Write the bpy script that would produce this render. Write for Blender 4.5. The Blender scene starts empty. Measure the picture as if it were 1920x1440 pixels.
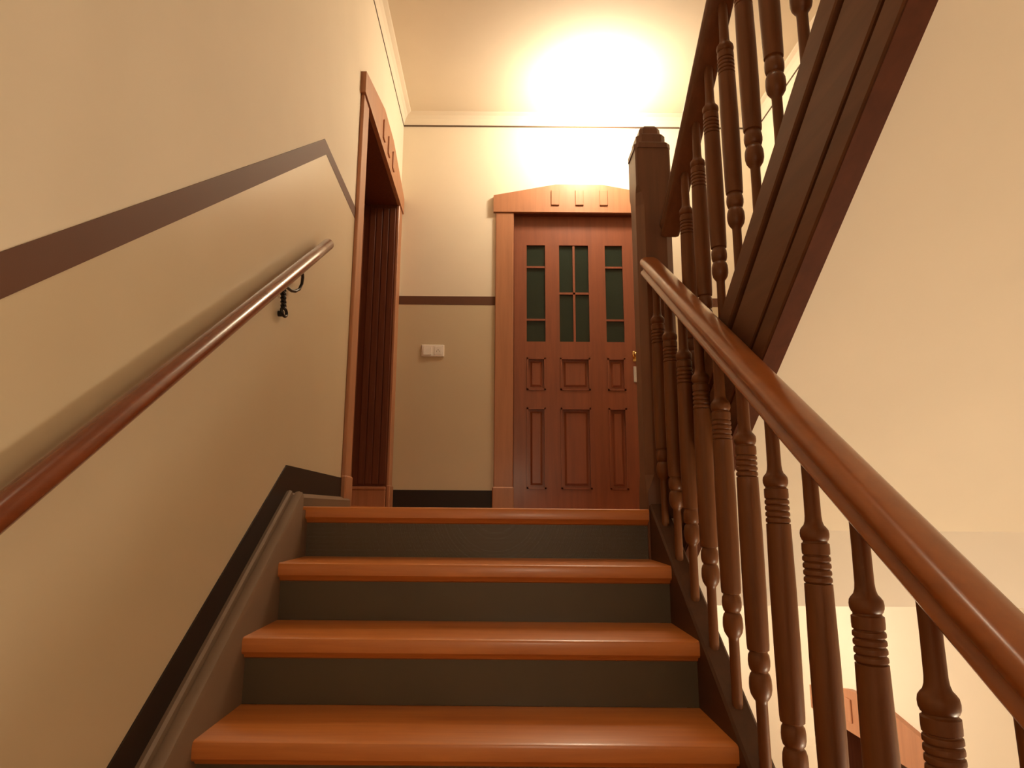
import bpy, bmesh, math, random
from mathutils import Vector, Matrix

random.seed(7)
SC = bpy.context.scene
COL = SC.collection

# ------------------------------------------------------------------ camera
P, YAW, ROLL, CZ = 0.1899, -0.0006, 0.0083, -0.0056
fwd = Vector((math.sin(YAW) * math.cos(P), math.cos(YAW) * math.cos(P), math.sin(P)))
rgt = Vector((math.cos(YAW), -math.sin(YAW), 0.0))
upv = rgt.cross(fwd)
c_, s_ = math.cos(ROLL), math.sin(ROLL)
r2, u2 = rgt * c_ + upv * s_, upv * c_ - rgt * s_
cam_d = bpy.data.cameras.new('camera')
cam = bpy.data.objects.new('camera', cam_d)
COL.objects.link(cam)
m4 = Matrix.Identity(4)
for i in range(3):
    m4[i][0], m4[i][1], m4[i][2] = r2[i], u2[i], -fwd[i]
m4[2][3] = CZ
cam.matrix_world = m4
cam_d.sensor_width = 36.0
cam_d.lens = 36.0 * 1225.08 / 1920.0
cam_d.shift_x = 0.0153
cam_d.clip_start = 0.02
SC.camera = cam

# ------------------------------------------------------------------ world, exposure
w = bpy.data.worlds.new('world')
SC.world = w
w.use_nodes = True
w.node_tree.nodes['Background'].inputs[0].default_value = (0.02, 0.014, 0.008, 1)
w.node_tree.nodes['Background'].inputs[1].default_value = 1.0
vs = SC.view_settings
vs.view_transform = 'Standard'
vs.look = 'None'
vs.gamma = 1.0
vs.use_curve_mapping = False
vs.exposure = 0.0
SC.cycles.use_denoising = True
SC.cycles.max_bounces = 10
SC.cycles.diffuse_bounces = 6
SC.cycles.sample_clamp_indirect = 6.0
LANDING_W, HALF_W, SIDE_W, LOWER_W, TOP_W = 54.0, 10.0, 63.0, 36.0, 28.0     # watts of the lamps and the added fill lights
WARM = (1.0, 0.845, 0.63)

# ------------------------------------------------------------------ dimensions (metres, z = 0 on the landing)
RISE, T, D0 = 0.1685, 0.25, 2.291
S = RISE / T
XL, XR, YB, YF = -0.72, 1.954, 4.494, -1.45
CEIL = 2.93
LOWF = -3.31
TOPC = 4.75
def NL(y): return S * (y - D0)                      # nosing line of the flight in front of the camera
def NU(y): return RISE + S * (D0 - y)               # nosing line of the flight going up on the right
def PR(y): return 0.675 * (y - 0.907) - 0.0155      # centre line of the wall handrail

# ------------------------------------------------------------------ materials
def nt(name):
    m = bpy.data.materials.new(name)
    m.use_nodes = True
    t = m.node_tree
    b = t.nodes['Principled BSDF']
    return m, t, b
def paint(name, col, rough=0.6, var=0.05, scale=3.0, bump=0.04, bscale=220.0, spec=0.4):
    m, t, b = nt(name)
    tc = t.nodes.new('ShaderNodeTexCoord')
    n = t.nodes.new('ShaderNodeTexNoise'); n.inputs['Scale'].default_value = scale; n.inputs['Detail'].default_value = 4
    t.links.new(tc.outputs['Object'], n.inputs['Vector'])
    mx = t.nodes.new('ShaderNodeMix'); mx.data_type = 'RGBA'
    a = [max(0, c * (1 - var)) for c in col]; d = [min(1, c * (1 + var)) for c in col]
    mx.inputs[6].default_value = (*a, 1); mx.inputs[7].default_value = (*d, 1)
    t.links.new(n.outputs['Fac'], mx.inputs[0]); t.links.new(mx.outputs[2], b.inputs['Base Color'])
    b.inputs['Roughness'].default_value = rough
    b.inputs['Specular IOR Level'].default_value = spec
    n2 = t.nodes.new('ShaderNodeTexNoise'); n2.inputs['Scale'].default_value = bscale; n2.inputs['Detail'].default_value = 3
    t.links.new(tc.outputs['Object'], n2.inputs['Vector'])
    bp = t.nodes.new('ShaderNodeBump'); bp.inputs['Strength'].default_value = bump; bp.inputs['Distance'].default_value = 0.002
    t.links.new(n2.outputs['Fac'], bp.inputs['Height']); t.links.new(bp.outputs['Normal'], b.inputs['Normal'])
    return m
def wood(name, c1, c2, axis=2, rough=0.38, scale=9.0, stretch=14.0, coat=0.25, spec=0.5):
    m, t, b = nt(name)
    tc = t.nodes.new('ShaderNodeTexCoord')
    mp = t.nodes.new('ShaderNodeMapping')
    sc = [scale * stretch / 4] * 3; sc[axis] = scale / 4
    mp.inputs['Scale'].default_value = sc
    t.links.new(tc.outputs['Object'], mp.inputs['Vector'])
    n = t.nodes.new('ShaderNodeTexNoise'); n.inputs['Scale'].default_value = 1.0; n.inputs['Detail'].default_value = 6
    n.inputs['Roughness'].default_value = 0.6; n.inputs['Distortion'].default_value = 0.4
    t.links.new(mp.outputs['Vector'], n.inputs['Vector'])
    r = t.nodes.new('ShaderNodeValToRGB')
    r.color_ramp.elements[0].position = 0.3; r.color_ramp.elements[0].color = (*c1, 1)
    r.color_ramp.elements[1].position = 0.7; r.color_ramp.elements[1].color = (*c2, 1)
    t.links.new(n.outputs['Fac'], r.inputs['Fac']); t.links.new(r.outputs['Color'], b.inputs['Base Color'])
    b.inputs['Roughness'].default_value = rough
    b.inputs['Coat Weight'].default_value = coat; b.inputs['Coat Roughness'].default_value = 0.18
    b.inputs['Specular IOR Level'].default_value = spec
    bp = t.nodes.new('ShaderNodeBump'); bp.inputs['Strength'].default_value = 0.06; bp.inputs['Distance'].default_value = 0.002
    t.links.new(n.outputs['Fac'], bp.inputs['Height']); t.links.new(bp.outputs['Normal'], b.inputs['Normal'])
    return m
def plain(name, col, rough=0.4, metal=0.0, emit=None, strength=0.0):
    m, t, b = nt(name)
    tc = t.nodes.new('ShaderNodeTexCoord')
    n = t.nodes.new('ShaderNodeTexNoise'); n.inputs['Scale'].default_value = 40.0
    t.links.new(tc.outputs['Object'], n.inputs['Vector'])
    mx = t.nodes.new('ShaderNodeMix'); mx.data_type = 'RGBA'
    mx.inputs[6].default_value = (*[c * 0.94 for c in col], 1); mx.inputs[7].default_value = (*[min(1, c * 1.06) for c in col], 1)
    t.links.new(n.outputs['Fac'], mx.inputs[0]); t.links.new(mx.outputs[2], b.inputs['Base Color'])
    b.inputs['Roughness'].default_value = rough; b.inputs['Metallic'].default_value = metal
    if emit:
        b.inputs['Emission Color'].default_value = (*emit, 1); b.inputs['Emission Strength'].default_value = strength
    return m

M = {
    'wall': paint('cream_wall_paint', (0.80, 0.71, 0.57), 0.75),
    'ceil': paint('cream_ceiling_paint', (0.80, 0.71, 0.57), 0.8),
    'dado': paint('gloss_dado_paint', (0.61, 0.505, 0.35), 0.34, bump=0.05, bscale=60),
    'stripe': paint('brown_stripe_paint', (0.130, 0.056, 0.032), 0.6, spec=0.25),
    'skirt': paint('black_brown_skirting_paint', (0.024, 0.014, 0.010), 0.45, spec=0.25),
    'riser': paint('grey_brown_riser_paint', (0.090, 0.066, 0.040), 0.36, var=0.12, scale=8),
    'strip': paint('grey_brown_string_paint', (0.20, 0.13, 0.085), 0.42, var=0.1, scale=8),
    'line': plain('dark_picture_line', (0.10, 0.06, 0.035), 0.6),
    'tread': wood('varnished_tread_wood', (0.42, 0.125, 0.024), (0.56, 0.190, 0.040), axis=0, rough=0.34, coat=0.22, spec=0.4),
    'casing': wood('casing_wood', (0.36, 0.150, 0.070), (0.44, 0.190, 0.090), rough=0.45, coat=0.1),
    'leaf': wood('door_wood', (0.205, 0.058, 0.026), (0.265, 0.078, 0.033), rough=0.4, coat=0.2),
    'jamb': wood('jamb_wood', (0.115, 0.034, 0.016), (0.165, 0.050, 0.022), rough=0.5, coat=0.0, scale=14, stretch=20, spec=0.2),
    'dark': wood('dark_string_wood', (0.105, 0.042, 0.020), (0.145, 0.058, 0.027), axis=1, rough=0.5, coat=0.04, spec=0.22),
    'edge': wood('reddish_edge_wood', (0.072, 0.022, 0.009), (0.100, 0.030, 0.012), axis=1, rough=0.6, coat=0.0, spec=0.1),
    'ostr': wood('dark_outer_string_wood', (0.058, 0.024, 0.011), (0.080, 0.032, 0.015), axis=1, rough=0.5, coat=0.03, spec=0.2),
    'wrail': wood('dark_wall_rail_wood', (0.135, 0.031, 0.009), (0.190, 0.045, 0.013), axis=1, rough=0.24, coat=0.4, spec=0.4),
    'slab': paint('white_slab_paint', (0.84, 0.77, 0.68), 0.8),
    'post': wood('newel_wood', (0.115, 0.045, 0.022), (0.165, 0.064, 0.030), rough=0.4, coat=0.15),
    'bal': wood('turned_baluster_wood', (0.110, 0.036, 0.009), (0.160, 0.053, 0.014), rough=0.42, coat=0.08, spec=0.3, scale=12),
    'rail': wood('handrail_wood', (0.220, 0.062, 0.013), (0.310, 0.092, 0.020), axis=1, rough=0.28, coat=0.35, spec=0.4),
    'iron': plain('black_iron', (0.025, 0.018, 0.014), 0.38, 0.6),
    'brass': plain('polished_brass', (0.85, 0.60, 0.24), 0.2, 1.0),
    'steel': plain('pale_metal', (0.72, 0.72, 0.70), 0.3, 0.6),
    'plastic': plain('white_plastic', (0.85, 0.80, 0.74), 0.35),
    'hole': plain('dark_socket_hole', (0.03, 0.02, 0.02), 0.6),
    'glass': plain('dark_green_glass', (0.016, 0.026, 0.017), 0.22),
    'opal': plain('opal_lamp_glass', (0.9, 0.85, 0.75), 0.3, 0.0, (1.0, 0.86, 0.62), 14.0),
    'floor': wood('landing_floor_wood', (0.24, 0.09, 0.03), (0.34, 0.13, 0.045), axis=0, rough=0.35),
}

# ------------------------------------------------------------------ mesh helpers
class MB:
    def __init__(self): self.v, self.f = [], []
    def add(self, vs_, fs_):
        o = len(self.v); self.v += [tuple(p) for p in vs_]; self.f += [tuple(i + o for i in f) for f in fs_]
        return self
    def box(self, a, b, ch=0.0):
        x0, y0, z0 = [min(a[i], b[i]) for i in range(3)]; x1, y1, z1 = [max(a[i], b[i]) for i in range(3)]
        if ch <= 0:
            return self.add([(x0, y0, z0), (x1, y0, z0), (x1, y1, z0), (x0, y1, z0), (x0, y0, z1), (x1, y0, z1), (x1, y1, z1), (x0, y1, z1)],
                            [(0, 3, 2, 1), (4, 5, 6, 7), (0, 1, 5, 4), (1, 2, 6, 5), (2, 3, 7, 6), (3, 0, 4, 7)])
        bm = bmesh.new()
        vv = [bm.verts.new(p) for p in [(x0, y0, z0), (x1, y0, z0), (x1, y1, z0), (x0, y1, z0), (x0, y0, z1), (x1, y0, z1), (x1, y1, z1), (x0, y1, z1)]]
        for f in [(0, 3, 2, 1), (4, 5, 6, 7), (0, 1, 5, 4), (1, 2, 6, 5), (2, 3, 7, 6), (3, 0, 4, 7)]: bm.faces.new([vv[i] for i in f])
        bmesh.ops.bevel(bm, geom=list(bm.edges), offset=ch, segments=1, affect='EDGES')
        bm.verts.index_update()
        self.add([v.co[:] for v in bm.verts], [[v.index for v in f.verts] for f in bm.faces]); bm.free()
        return self
    def loft(self, rings, closed=True, caps=True):
        n = len(rings[0]); vs_ = [p for r in rings for p in r]; fs_ = []
        for i in range(len(rings) - 1):
            for j in range(n if closed else n - 1):
                k = (j + 1) % n
                fs_.append((i * n + j, i * n + k, (i + 1) * n + k, (i + 1) * n + j))
        if caps:
            fs_.append(tuple(range(n - 1, -1, -1))); fs_.append(tuple((len(rings) - 1) * n + j for j in range(n)))
        return self.add(vs_, fs_)
    def prism(self, poly, axis, a, b):
        def at(p, t):
            return {'x': (t, p[0], p[1]), 'y': (p[0], t, p[1]), 'z': (p[0], p[1], t)}[axis]
        return self.loft([[at(p, a) for p in poly], [at(p, b) for p in poly]])
    def sweep(self, sec, ya, yb, fz, x0=0.0, n=1):
        """section (x, h) swept along y, standing on the line z = fz(y)"""
        rr = []
        for i in range(n + 1):
            y = ya + (yb - ya) * i / n
            rr.append([(x0 + x, y, fz(y) + h) for x, h in sec])
        return self.loft(rr)
    def lathe(self, prof, c=(0, 0), seg=20):
        rr = [[(c[0] + r * math.cos(2 * math.pi * k / seg), c[1] + r * math.sin(2 * math.pi * k / seg), z) for k in range(seg)] for r, z in prof]
        return self.loft(rr)
    def tube(self, pts, r, seg=8, rs=None):
        pts = [Vector(p) for p in pts]; rr = []
        prev = None
        for i, p in enumerate(pts):
            d = (pts[min(i + 1, len(pts) - 1)] - pts[max(i - 1, 0)]).normalized()
            if prev is None:
                u = d.orthogonal().normalized()
            else:
                u = (prev - d * prev.dot(d)).normalized()
            prev = u; v = d.cross(u)
            q = rs[i] if rs else r
            rr.append([p + (u * math.cos(2 * math.pi * k / seg) + v * math.sin(2 * math.pi * k / seg)) * q for k in range(seg)])
        return self.loft(rr)
    def build(self, name, mat, parent=None, smooth=None):
        me = bpy.data.meshes.new(name)
        me.from_pydata(self.v, [], self.f); me.update()
        bm = bmesh.new(); bm.from_mesh(me); bmesh.ops.recalc_face_normals(bm, faces=list(bm.faces)); bm.to_mesh(me); bm.free()
        if smooth:
            for p in me.polygons: p.use_smooth = True
            me.set_sharp_from_angle(angle=math.radians(smooth))
        me.materials.append(M[mat])
        o = bpy.data.objects.new(name, me); COL.objects.link(o)
        if parent is not None: o.parent = parent
        return o

def tag(o, label, cat, group=None, kind=None):
    o['label'] = label; o['category'] = cat
    if group: o['group'] = group
    if kind: o['kind'] = kind
    return o
def thing(name, label, cat, loc=(0, 0, 0), rz=0.0, group=None, kind=None):
    o = bpy.data.objects.new(name, None); COL.objects.link(o)
    o.location = loc; o.rotation_euler = (0, 0, rz); o.empty_display_size = 0.1
    return tag(o, label, cat, group, kind)
def struct(name, mb, mat, label, cat):
    return tag(mb.build(name, mat), label, cat, kind='structure')
def copy_part(src, parent, loc=None):
    o = src.copy(); COL.objects.link(o); o.parent = parent
    if loc is not None: o.location = loc
    return o

# ================================================================== SHELL
# wall on the left, with the opening of the deep doorway
LD0, LD1, LDH = 3.19, 4.33, 2.118                     # doorway in the left wall (y0, y1, head)
wl = MB()
wl.box((XL - 0.35, YF - 0.2, LOWF), (XL, LD0, TOPC))
wl.box((XL - 0.35, LD1, LOWF), (XL, YB + 0.35, TOPC))
wl.box((XL - 0.35, LD0, LDH), (XL, LD1, TOPC))
wl.box((XL - 0.35, LD0, LOWF), (XL, LD1, 0.0))
WL = struct('wall_left', wl, 'wall', 'cream left wall above the brown stripe, with the deep doorway', 'wall')
def ST(y): return 0.355 + 0.7258 * (y - 0.893)       # top edge of the painted stripe beside the flight
def SB(y): return 0.288 + 0.7267 * (y - 0.906)       # its lower edge
CY = LD0 - 0.13
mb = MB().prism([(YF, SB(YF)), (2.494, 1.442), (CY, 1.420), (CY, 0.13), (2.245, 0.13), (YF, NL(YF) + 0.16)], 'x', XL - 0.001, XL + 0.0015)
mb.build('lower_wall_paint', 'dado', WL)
mb = MB()
mb.prism([(YF, SB(YF)), (2.494, 1.442), (2.461, 1.493), (YF, ST(YF))], 'x', XL - 0.001, XL + 0.0025)
mb.prism([(2.494, 1.442), (CY, 1.420), (CY, 1.480), (2.461, 1.493)], 'x', XL - 0.001, XL + 0.0025)
mb.build('painted_stripe', 'stripe', WL)
mb = MB()
mb.box((XL - 0.001, LD1 + 0.13, 0.13), (XL + 0.0015, YB, 1.432)); mb.build('lower_wall_paint', 'dado', WL)
mb = MB()
mb.box((XL - 0.001, LD1 + 0.13, 1.432), (XL + 0.0025, YB, 1.497)); mb.build('painted_stripe', 'stripe', WL)
mb = MB()
mb.prism([(YF, NL(YF) + 0.02), (2.262, 0.0), (CY, 0.0), (CY, 0.133), (2.245, 0.138), (YF, NL(YF) + 0.168)], 'x', XL - 0.001, XL + 0.006)
struct('baseboard_left', mb, 'skirt', 'black-brown skirting band rising along the left wall beside the stairs', 'baseboard')

# wall at the back, with the opening of the panelled door
BD0, BD1, BDH = 0.114, 1.080, 2.14
wb = MB()
wb.box((XL, YB, LOWF), (BD0, YB + 0.35, TOPC)); wb.box((BD1, YB, LOWF), (XR, YB + 0.35, TOPC))
wb.box((BD0, YB, BDH), (BD1, YB + 0.35, TOPC)); wb.box((BD0, YB, LOWF), (BD1, YB + 0.35, 0.0))
WB = struct('wall_back', wb, 'wall', 'cream back wall of the landing behind the panelled door', 'wall')
for xa_, xb_ in ((XL, BD0 - 0.13), (BD1 + 0.13, XR)):
    MB().box((xa_, YB - 0.0015, 0.12), (xb_, YB + 0.001, 1.433)).build('lower_wall_paint', 'dado', WB)
    MB().box((xa_, YB - 0.0025, 1.433), (xb_, YB + 0.001, 1.497)).build('painted_stripe', 'stripe', WB)
mb = MB().box((XL, YB - 0.008, 0), (BD0 - 0.13, YB, 0.121)).box((BD1 + 0.13, YB - 0.008, 0), (XR, YB, 0.121))
struct('baseboard_back', mb, 'skirt', 'black-brown skirting along the back wall of the landing', 'baseboard')

# wall on the right, with the doorway of the lower storey
RD0, RD1 = 3.152, 4.118
LZ = LOWF + BDH
wr = MB()
wr.box((XR, YF - 0.2, LOWF), (XR + 0.35, RD0, TOPC)); wr.box((XR, RD1, LOWF), (XR + 0.35, YB + 0.35, TOPC))
wr.box((XR, RD0, LZ), (XR + 0.35, RD1, TOPC))
struct('wall_right', wr, 'wall', 'bright cream right wall around the lower doorway', 'wall')
struct('wall_front', MB().box((XL - 0.35, YF - 0.35, LOWF), (XR + 0.35, YF, TOPC)), 'wall', 'cream wall of the half landing facing the door', 'wall')

# floors
FX = 0.528
fl = MB().box((XL, D0 + 0.02, -0.03), (XR, YB, 0.0))
struct('floor', fl, 'floor', 'wooden landing floor in front of the panelled door', 'floor')
struct('floor_lower', MB().box((XL, YF, LOWF - 0.15), (XR, YB, LOWF)), 'floor', 'wooden floor of the storey below', 'floor')
struct('floor_half', MB().box((XL, YF, -1.685 - 0.2), (XR, -0.225, -1.685)), 'floor', 'half landing floor at the foot of the stairs', 'floor')
# landing slab: plaster underside and front edge
sl = MB().box((0.60, D0, -0.315), (XR, D0 + 0.12, -0.03)).box((XL, D0 + 0.12, -0.315), (XR, YB, -0.03)).box((XL, D0 + 0.03, -0.315), (0.60, D0 + 0.12, -0.03))
struct('ceiling_slab', sl, 'slab', 'pale plastered edge of the landing slab beyond the balusters', 'ceiling')
struct('ceiling', MB().box((XL, D0, CEIL), (XR, YB, CEIL + 0.4)), 'ceil', 'cream ceiling above the landing with the glowing lamp', 'ceiling')
struct('ceiling_stairwell', MB().box((XL, YF, TOPC), (XR, YB, TOPC + 0.1)), 'ceil', 'cream ceiling high over the stairwell', 'ceiling')
struct('ceiling_half', MB().box((XL, YF, 1.36), (XR, 0.03, 1.64)), 'ceil', 'plastered underside of the upper half landing', 'ceiling')
struct('floor_upper', MB().box((XL, YF, 1.64), (XR, 0.06, 1.685)), 'floor', 'wooden floor of the upper half landing', 'floor')
# sloping soffits under the two flights
SOF = 0.235
so = MB().sweep([(0.66, -SOF), (XR, -SOF), (XR, -SOF + 0.03), (0.66, -SOF + 0.03)], -0.02, D0, NU)
struct('ceiling_soffit', so, 'ceil', 'beige sloping underside of the upper flight right of its string', 'ceiling')
so = MB().sweep([(XL, -0.36), (0.58, -0.36), (0.58, -0.33), (XL, -0.33)], -0.2, D0 + 0.1, NL)
struct('ceiling_soffit_lower', so, 'ceil', 'plastered underside of the flight in front', 'ceiling')

# cove and the thin dark picture line on the landing walls
ZT = 2.84
cove = [(0, ZT + 0.012), (0.006, ZT + 0.03), (0.016, ZT + 0.055), (0.032, ZT + 0.075), (0.055, CEIL - 0.004), (0.06, CEIL), (0, CEIL)]
cv = MB().prism([(YB - a, z) for a, z in cove], 'x', XL, XR)
struct('trim_1', cv, 'ceil', 'cream cove moulding over the back wall', 'trim')
cv = MB().prism([(XL + a, z) for a, z in cove], 'y', D0, YB)
struct('trim_2', cv, 'ceil', 'cream cove moulding over the left wall', 'trim')
cv = MB().prism([(XR - a, z) for a, z in cove], 'y', D0, YB)
struct('trim_3', cv, 'ceil', 'cream cove moulding over the right wall', 'trim')
struct('trim_4', MB().box((XL, YB - 0.007, ZT - 0.002), (XR, YB, ZT + 0.008)), 'line', 'thin dark picture line across the back wall', 'trim')
struct('trim_5', MB().box((XL, D0, ZT - 0.002), (XL + 0.004, YB, ZT + 0.005)), 'line', 'thin dark picture line along the left wall', 'trim')
struct('trim_6', MB().box((XR - 0.006, D0, ZT - 0.002), (XR, YB, ZT + 0.006)), 'line', 'thin dark picture line along the right wall', 'trim')

# ================================================================== DOORS
def make_door(name, label, loc, rz, hw, depth, glazed, handle_side=1, sill=False, H=BDH, rise=(0.130, 0.220), lm='leaf'):
    """local x along the wall, -y into the landing, z up"""
    R = thing(name, label, 'door', loc, rz, kind='structure')
    CW = 0.13
    for s in (-1, 1):
        MB().box((s * hw, -0.019, 0.14), (s * (hw + CW), 0, H), 0.004).build('casing', 'casing', R)
        MB().box((s * (hw - 0.006), -0.027, 0.0), (s * (hw + CW + 0.010), 0, 0.145), 0.006).build('plinth', 'casing', R)
        MB().box((s * (hw - 0.004), -0.004, 0), (s * (hw + 0.02), depth, H)).build('jamb', 'jamb', R)
    MB().box((-hw, -0.004, H - 0.004), (hw, depth, H + 0.02)).build('head_jamb', 'jamb', R)
    e = hw + CW + 0.018
    hd = MB().prism([(-e, H), (e, H), (e, H + rise[0]), (0.172, H + rise[1]), (-0.172, H + rise[1]), (-e, H + rise[0])], 'y', -0.028, 0)
    HD = hd.build('header', 'casing', R)
    for k in (-1, 0, 1):
        x = k * 0.178
        MB().box((x - 0.030, -0.037, H + 0.052), (x + 0.030, -0.027, H + 0.172), 0.003).build('header_block', 'casing', HD)
    # the leaf: stiles and rails as one frame, panels and panes as its parts
    y0, y1 = depth - 0.045, depth
    w_ = hw - 0.006
    gx = [(-0.385, -0.250), (-0.147, 0.067), (0.189, 0.317)] if glazed else [(-w_ + 0.11, -0.19), (-0.08, 0.08), (0.19, w_ - 0.11)]
    if glazed: rows = [(0.135, 0.70), (0.825, 1.06), (1.178, 1.91)]
    else: rows = [(0.20, 0.85), (1.00, 1.95)]
    fr = MB()
    xs = [-w_] + [v for g in gx for v in g] + [w_]
    for i in range(0, len(xs), 2):
        fr.box((xs[i], y0, 0.006), (xs[i + 1], y1, H - 0.004))
    zs = [0.006] + [v for r in rows for v in r] + [H - 0.004]
    for g in gx:
        for i in range(0, len(zs), 2): fr.box((g[0], y0, zs[i]), (g[1], y1, zs[i + 1]))
    L = fr.build('leaf', lm, R)
    for ri, (z0, z1) in enumerate(rows):
        for gi, (a, b) in enumerate(gx):
            if glazed and ri == 2:
                yy = y0 + 0.016
                if gi == 1:
                    cx, cz = (a + b) / 2, 1.541
                    cells = [(a, cx, z0, cz), (cx, b, z0, cz), (a, cx, cz, z1), (cx, b, cz, z1)]
                    bars = [((cx - 0.008, y0 + 0.004, z0), (cx + 0.008, yy + 0.006, z1)), ((a, y0 + 0.004, cz - 0.008), (b, yy + 0.006, cz + 0.008))]
                else:
                    za, zb = 1.341, 1.742
                    cells = [(a, b, z0, za), (a, b, za, zb), (a, b, zb, z1)]
                    bars = [((a, y0 + 0.004, q - 0.007), (b, yy + 0.006, q + 0.007)) for q in (za, zb)]
                for c in cells: MB().box((c[0], yy, c[2]), (c[1], yy + 0.006, c[3])).build('pane', 'glass', L)
                for p, q in bars: MB().box(p, q).build('glazing_bar', lm, L)
                continue
            pn = MB()
            d = y0 + 0.016                                            # sunk ground with a raised, bevelled field and a bolection bead
            pn.box((a, d, z0), (b, y1 - 0.004, z1))
            i1, i2 = 0.026, 0.040
            o_ = [(a + i1, z0 + i1), (b - i1, z0 + i1), (b - i1, z1 - i1), (a + i1, z1 - i1)]
            n_ = [(a + i2, z0 + i2), (b - i2, z0 + i2), (b - i2, z1 - i2), (a + i2, z1 - i2)]
            pn.loft([[(x, d, z) for x, z in o_], [(x, d - 0.010, z) for x, z in n_]])
            for p, q in (((a, y0 - 0.005, z0), (a + 0.012, d, z1)), ((b - 0.012, y0 - 0.005, z0), (b, d, z1)),
                         ((a, y0 - 0.005, z0), (b, d, z0 + 0.012)), ((a, y0 - 0.005, z1 - 0.012), (b, d, z1))): pn.box(p, q)
            pn.build('panel', lm, L)
    if glazed:
        hx = handle_side * 0.386
        h = MB().box((hx - 0.017, y0 - 0.006, 1.035), (hx + 0.017, y0 + 0.001, 1.112), 0.003)
        kp = [(0.0075, 0.0), (0.0075, 0.020), (0.010, 0.026), (0.0155, 0.034), (0.0175, 0.044), (0.0155, 0.053), (0.009, 0.058), (0.002, 0.059)]
        h.tube([(hx, y0 - d, 1.078) for r, d in kp], 0.01, 14, rs=[r for r, d in kp])
        o = h.build('handle', 'brass', L, 40); o['label'] = 'brass knob on its plate'
        o = MB().box((hx - 0.014, y0 - 0.006, 0.885), (hx + 0.014, y0 + 0.001, 1.0), 0.003).build('keyhole_plate', 'steel', L); o['label'] = 'pale metal keyhole plate'
    else:
        h = MB().tube([(0.02, y0, 0.985), (0.02, y0 - 0.055, 0.985)], 0.010, 10)
        h.tube([(0.02, y0 - 0.055, 0.985), (0.09, y0 - 0.058, 0.985), (0.14, y0 - 0.056, 0.982)], 0.010, 10)
        h.build('handle', 'brass', L, 40)
    if sill:
        for s in (-1, 1):                                             # reeded lining boards on the deep reveal
            xi = s * (hw - 0.004)
            for k in range(4):
                ya = 0.006 + k * (depth - 0.085) / 4
                MB().box((xi - s * 0.006, ya, 0.15), (xi, ya + (depth - 0.085) / 4 - 0.006, H - 0.03), 0.002).build('reveal_board', 'jamb', R)
            MB().box((xi - s * 0.016, 0.0, 0.0), (xi, depth - 0.05, 0.115), 0.004).build('reveal_plinth', 'casing', R)
            MB().box((xi - s * 0.020, 0.0, 0.115), (xi, depth - 0.05, 0.135), 0.003).build('reveal_plinth_cap', 'casing', R)
    MB().box((-hw, -0.02, -0.001), (hw, depth, 0.006)).build('threshold', 'tread', R)
    return R

make_door('door_1', 'panelled wooden door with small dark panes on the back wall', ((BD0 + BD1) / 2, YB, 0.0), 0.0, (BD1 - BD0) / 2, 0.085, True)
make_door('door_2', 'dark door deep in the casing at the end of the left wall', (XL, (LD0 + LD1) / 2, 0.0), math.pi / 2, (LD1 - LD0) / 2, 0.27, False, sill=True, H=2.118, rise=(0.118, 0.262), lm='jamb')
make_door('door_3', 'orange wooden door casing seen low between the balusters', (XR, (RD0 + RD1) / 2, LOWF), -math.pi / 2, (RD1 - RD0) / 2, 0.30, True, lm='ostr')

# ================================================================== LOWER FLIGHT
ST1 = thing('staircase', 'varnished wooden steps with grey-brown risers rising to the landing', 'stairs', (0, D0, 0))
def rel(o, y=D0): o.location = (o.location[0], o.location[1] - y, o.location[2]); return o
XA, XB = -0.655, 0.532
def tread_mesh(xa_, xb_, deep):
    t_ = 0.042
    pr = [(0.0, -0.010), (0.003, -0.003), (0.010, 0.0), (deep, 0.0), (deep, -t_), (0.006, -t_), (0.001, -t_ + 0.006)]
    mbt = MB().prism([(y, z) for y, z in pr], 'x', xa_, xb_)
    mbt.prism([(0.016, -t_), (0.030, -t_), (0.030, -t_ - 0.014), (0.022, -t_ - 0.010)], 'x', xa_, xb_)
    return mbt
t0 = tread_mesh(XA, XB, T + 0.028).build('tread', 'tread', ST1, 30)
rz0 = MB().box((XA, 0.030, -RISE), (XB, 0.048, -0.042)).build('riser', 'riser', ST1)
for k in range(1, 10):
    a = t0 if k == 1 else copy_part(t0, ST1)
    a.location = (0, -k * T, -k * RISE)
    b = rz0 if k == 1 else copy_part(rz0, ST1)
    b.location = (0, -k * T, -k * RISE)
b = copy_part(rz0, ST1, (0, 0, 0))
tn = tread_mesh(XA - 0.010, FX, 0.12).build('landing_nosing', 'tread', ST1, 30)
ys = -0.28
sec = [(XL, -0.30), (-0.655, -0.30), (-0.655, 0.055), (-0.660, 0.066), (-0.672, 0.070), (-0.684, 0.068), (-0.688, 0.058), (-0.692, 0.058), (-0.696, 0.070), (-0.704, 0.074), (-0.716, 0.070), (XL, 0.062)]
mb = MB().sweep(sec, ys, 2.262, NL)
mb.box((XL, 2.255, -0.42), (-0.654, 2.345, -0.012))
ws = rel(mb.build('wall_string', 'strip', ST1, 35)); ws['label'] = 'grey-brown moulded string against the left wall'
sec2 = [(XL, -0.02), (-0.668, -0.02), (-0.668, 0.030), (-0.676, 0.038), (-0.690, 0.036), (-0.694, 0.030), (-0.698, 0.038), (-0.708, 0.046), (XL, 0.046)]
mb = MB().sweep(sec2, 2.262, CY - 0.012, lambda y: 0.0)
rel(mb.build('skirting_cap', 'strip', ST1, 35))
sec = [(XB, -0.30), (0.590, -0.30), (0.590, 0.006), (0.584, 0.012), (0.538, 0.012), (XB, 0.006)]
mb = MB().sweep(sec, ys, 2.30, NL)
rel(mb.build('outer_string', 'ostr', ST1, 35))

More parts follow.
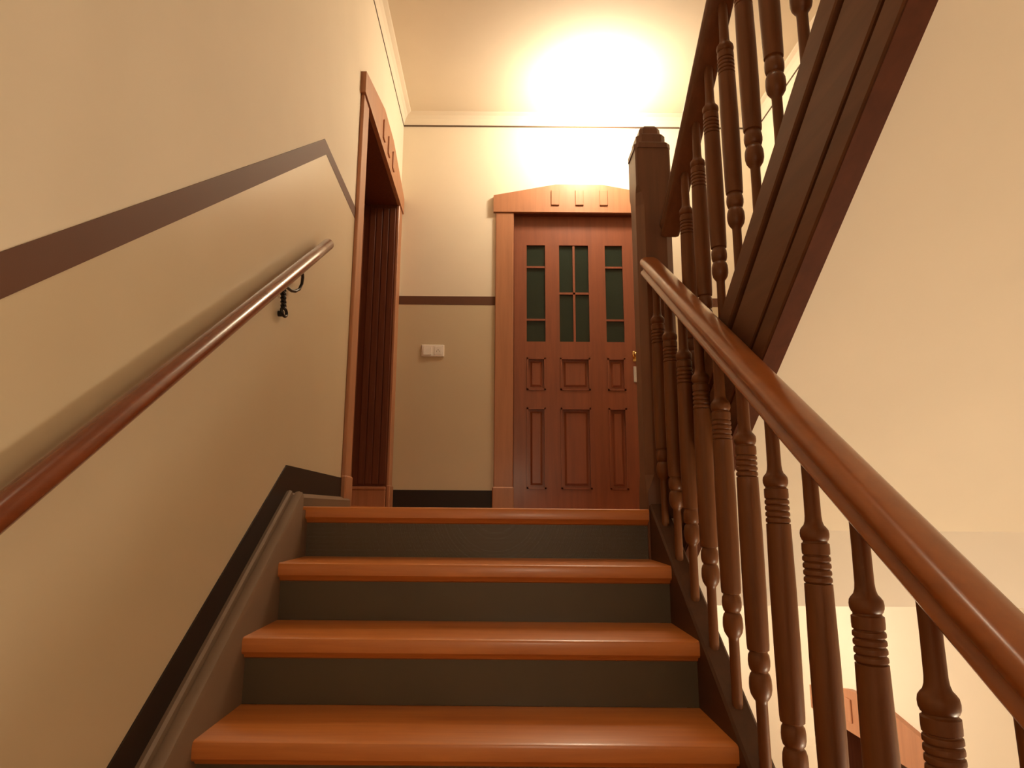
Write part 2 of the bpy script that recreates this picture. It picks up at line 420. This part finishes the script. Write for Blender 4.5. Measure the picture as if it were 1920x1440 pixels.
# newel post at the head of the flight
NW = thing('newel_post', 'tall dark newel post with a stepped cap at the stair head', 'post', (0.594, 2.372, 0))
def sq(hw_, z, cf=0.0):                                   # square ring, chamfered corners
    cf = max(cf, 0.0005); h_ = hw_
    return [(-h_ + cf, -h_, z), (h_ - cf, -h_, z), (h_, -h_ + cf, z), (h_, h_ - cf, z), (h_ - cf, h_, z), (-h_ + cf, h_, z), (-h_, h_ - cf, z), (-h_, -h_ + cf, z)]
HN = 0.067
MB().loft([sq(HN, -0.40, 0.004), sq(HN, 0.06, 0.004), sq(HN, 0.12, 0.027), sq(HN, 1.14, 0.027), sq(HN, 1.19, 0.020), sq(HN, 1.215, 0.006), sq(HN, 1.372, 0.006)]).build('post', 'post', NW)
MB().loft([sq(HN + 0.003, 1.372, 0.014), sq(HN + 0.003, 1.392, 0.016), sq(HN - 0.004, 1.400, 0.018)]).build('cap_ring', 'post', NW)
MB().loft([sq(HN - 0.011, 1.400, 0.018), sq(HN - 0.011, 1.436, 0.018), sq(HN - 0.018, 1.443, 0.018)]).build('cap_ring', 'post', NW)
MB().loft([sq(HN - 0.025, 1.443, 0.014), sq(HN - 0.027, 1.472, 0.014), sq(HN - 0.033, 1.484, 0.014), sq(HN - 0.042, 1.489, 0.012)]).build('cap', 'post', NW)

# turned balusters
def baluster_mesh():
    p = [(0.0125, 0.004), (0.0120, 0.08), (0.0118, 0.150), (0.0122, 0.157), (0.0160, 0.162), (0.0205, 0.170), (0.0228, 0.181), (0.0230, 0.190), (0.0222, 0.202), (0.0195, 0.211), (0.0170, 0.2135), (0.0170, 0.2165),
         (0.0198, 0.219), (0.0220, 0.228), (0.0224, 0.238), (0.0212, 0.249), (0.0185, 0.2535), (0.0185, 0.2565), (0.0222, 0.259), (0.0230, 0.270), (0.0243, 0.38), (0.0245, 0.50), (0.0230, 0.6225)]
    z = 0.6235
    for k in range(4):
        p += [(0.0202, z), (0.0208, z + 0.0012), (0.0230, z + 0.003), (0.0232, z + 0.0065), (0.0226, z + 0.0095), (0.0204, z + 0.0112)]
        z += 0.0118
    p += [(0.0204, 0.6715), (0.0226, 0.6730), (0.0230, 0.680), (0.0228, 0.6905), (0.0200, 0.6925), (0.0198, 0.6950), (0.0215, 0.6965), (0.0236, 0.702), (0.0240, 0.708), (0.0230, 0.714), (0.0200, 0.7185), (0.0165, 0.7225), (0.0145, 0.729), (0.0136, 0.738), (0.0132, 0.79), (0.0138, 0.862)]
    return MB().lathe(p, seg=20)
BX1 = 0.561
BL1 = thing('balustrade', 'shiny red-brown handrail on turned balusters beside the steps', 'balustrade', (BX1, D0, 0))
b0 = baluster_mesh().build('baluster', 'bal', BL1, 40)
n = 0
for k in range(-4, 10):
    y = 0.885 + 0.1465 * k
    o = b0 if n == 0 else copy_part(b0, BL1)
    o.location = (0, y - D0, NL(y)); o.rotation_euler = (0, 0, random.uniform(0, 6.28)); n += 1
rsec = [(-0.020, 0.842), (0.020, 0.842), (0.031, 0.845), (0.035, 0.852), (0.033, 0.860), (0.027, 0.864), (0.0255, 0.871), (0.031, 0.877), (0.0365, 0.886), (0.0370, 0.896), (0.033, 0.906), (0.023, 0.914), (0.010, 0.917),
        (-0.010, 0.917), (-0.023, 0.914), (-0.033, 0.906), (-0.0370, 0.896), (-0.0365, 0.886), (-0.031, 0.877), (-0.0255, 0.871), (-0.027, 0.864), (-0.033, 0.860), (-0.035, 0.852), (-0.031, 0.845)]
mb = MB().sweep(rsec, 0.18, 2.2995, NL)
hr = mb.build('handrail', 'rail', BL1, 50); hr.location = (0.004, -D0, 0)

# ================================================================== UPPER FLIGHT
ST2 = thing('staircase', 'dark moulded string of the flight climbing overhead on the right', 'stairs', (0.62, D0, 0))
X2 = 0.622
def relu(o): o.location = (-0.62, -D0, 0); return o
usec = [(0.625, 0.0), (0.672, 0.0), (0.672, -0.350), (0.668, -0.356), (0.628, -0.356), (0.622, -0.350), (0.620, -0.292), (0.622, -0.287), (0.634, -0.286), (0.645, -0.278), (0.640, -0.266), (0.627, -0.264), (0.624, -0.259), (0.624, -0.112), (0.627, -0.107), (0.640, -0.105), (0.645, -0.094), (0.636, -0.086), (0.623, -0.084), (0.620, -0.079), (0.620, -0.004)]
mb = MB().sweep(usec, -0.05, D0 + 0.012, NU)
relu(mb.build('string', 'dark', ST2))
mb = MB().sweep([(0.6245, -0.3565), (0.6705, -0.3565), (0.6705, -0.362), (0.6245, -0.362)], -0.05, D0 + 0.012, NU)
relu(mb.build('string_edge', 'edge', ST2))
# its treads and risers (hidden behind the string from below)
t1 = relu(tread_mesh(0.672, XR - 0.004, T + 0.028).build('tread', 'tread', ST2, 30))
me = t1.data
for v in me.vertices: v.co.y = -v.co.y
me.flip_normals()
r1 = relu(MB().box((0.672, -0.048, -RISE), (XR - 0.004, -0.030, -0.042)).build('riser', 'riser', ST2))
for j in range(1, 10):
    a = t1 if j == 1 else copy_part(t1, ST2); a.location = (-0.62, -(j - 1) * T, j * RISE)
    b = r1 if j == 1 else copy_part(r1, ST2); b.location = (-0.62, -(j - 1) * T, j * RISE)
BX2 = 0.648
BL2 = thing('balustrade', 'dark balusters and handrail climbing overhead against the light', 'balustrade', (BX2, D0, 0))
for k in range(-7, 7):
    y = 1.225 + 0.1455 * k
    o = copy_part(b0, BL2)
    o.location = (0, y - D0, NU(y)); o.rotation_euler = (0, 0, random.uniform(0, 6.28))
mb = MB().sweep(rsec, 0.02, 2.302, NU)
hr2 = mb.build('handrail', 'post', BL2, 50); hr2.location = (-0.002, -D0, 0)  # darker newel wood puts this rail's shade into its colour

# ================================================================== WALL HANDRAIL
WH = thing('wall_handrail', 'round polished handrail on an iron bracket along the left wall', 'handrail', (XL, 2.46, 0))
ang = math.atan(0.675)
RX = XL + 0.045
Y0r, Y1r = -0.35, 2.448
d_ = Vector((0, math.cos(ang), math.sin(ang)))
ptsr = []; rs_ = []
A_, B_ = Vector((RX, Y0r, PR(Y0r))), Vector((RX, Y1r, PR(Y1r)))
for i in range(15): ptsr.append(A_.lerp(B_, i / 14)); rs_.append(0.0225)
ptsr += [B_ + d_ * 0.004, B_ + d_ * 0.0065]; rs_ += [0.020, 0.012]
o = MB().tube(ptsr, 0.0225, 24, rs_).build('rail', 'wrail', WH, 40); o.location = (-XL, -2.46, 0)
br = [(-0.677, 2.150, 0.800), (-0.682, 2.176, 0.788), (-0.686, 2.184, 0.766), (-0.690, 2.172, 0.742), (-0.694, 2.142, 0.724), (-0.696, 2.105, 0.714), (-0.697, 2.070, 0.712), (-0.697, 2.045, 0.705), (-0.698, 2.036, 0.690)]
bk = MB().tube(br, 0.0055, 8)
vx = []
for h in range(2):                                         # twisted shank
    pp = []
    for i in range(25):
        t_ = i / 24; a = t_ * math.pi * 5 + h * math.pi
        pp.append((-0.699 + 0.005 * math.cos(a), 2.036 + 0.016 * t_ + 0.005 * math.sin(a), 0.692 - 0.060 * t_))
    bk.tube(pp, 0.0052, 7)
cs = [(-0.702, 2.056 + 0.012 + 0.026 * math.cos(a), 0.628 + 0.014 * math.sin(a)) for a in [math.pi * 0.8 - q * 2 * math.pi * 0.95 / 14 for q in range(15)]]
bk.tube([(-0.700, 2.050, 0.634)] + cs, 0.0052, 8)
bk.tube([(-0.702, 2.062, 0.620), (XL + 0.0016, 2.062, 0.620)], 0.010, 10)
o = bk.build('bracket', 'iron', WH, 60); o.location = (-XL, -2.46, 0); o['label'] = 'twisted black iron bracket'

# ================================================================== SWITCH PLATE
SW = thing('wall_switch', 'white light switch and socket plate on the back wall', 'switch', (-0.453, YB - 0.0015, 1.092))
MB().box((-0.080, -0.009, -0.043), (0.080, 0.0, 0.043), 0.003).build('plate', 'plastic', SW)
MB().prism([(-0.014, -0.030), (-0.009, -0.030), (-0.009, 0.030), (-0.011, 0.030)], 'x', -0.066, -0.010).build('rocker', 'plastic', SW)
sk = MB().box((0.010, -0.0105, -0.030), (0.066, -0.009, 0.030), 0.0007).build('socket', 'plastic', SW)
for dx, dz in ((-0.010, -0.004), (0.010, -0.004), (0.0, 0.006)):
    MB().tube([(0.038 + dx, -0.0100, dz), (0.038 + dx, -0.0112, dz)], 0.003, 8).build('socket_hole', 'hole', sk)

# ================================================================== LAMPS
def lamp(label, loc, watts, rad=0.13, size=0.09, name='ceiling_lamp', rot=None, col=WARM):
    L = thing(name, label, 'lamp', loc)
    if rot: L.rotation_euler = rot
    MB().lathe([(rad * 0.75, 0.0), (rad * 0.80, -0.004), (rad * 0.80, -0.016), (rad * 0.70, -0.020)], seg=32).build('lamp_base', 'plastic', L, 40)
    pr = [(rad * 0.72, -0.018)] + [(rad * math.cos(a), -0.035 - 0.070 * math.sin(a)) for a in [q * math.pi / 2 / 8 for q in range(0, 8)]] + [(0.004, -0.1052)]
    MB().lathe(pr, seg=32).build('lamp_shade', 'opal', L, 60)
    ld = bpy.data.lights.new('lamp_bulb', 'POINT'); ld.energy = watts; ld.color = col; ld.shadow_soft_size = size
    lo = bpy.data.objects.new('lamp_bulb', ld); COL.objects.link(lo); lo.parent = L; lo.location = (0, 0, -0.21)
    return L
lamp('glowing white glass lamp on the landing ceiling before the panelled door', (0.665, 4.07, CEIL), LANDING_W)
lamp('added fill lamp on the half landing wall behind the camera', (0.30, YF, 0.45), HALF_W, size=0.14, name='added_fill_lamp', rot=(math.pi / 2, 0, 0))  # fill light added behind the camera to brighten the step fronts
lamp('added unseen fill lamp on the right wall beside the lower flight', (XR, 1.0, -1.45), SIDE_W, size=0.16, name='added_fill_lamp', rot=(0, math.pi / 2, 0))  # added out of view to brighten the sloping soffit
lamp('white glass lamp under the landing slab on the storey below', (0.70, 3.9, -0.315), LOWER_W, col=(1.0, 0.90, 0.76))
lamp('added unseen fill lamp on the high stairwell ceiling', (0.10, 1.0, TOPC), TOP_W, size=0.12)  # unseen fill, added to lift the upper part of the left wall
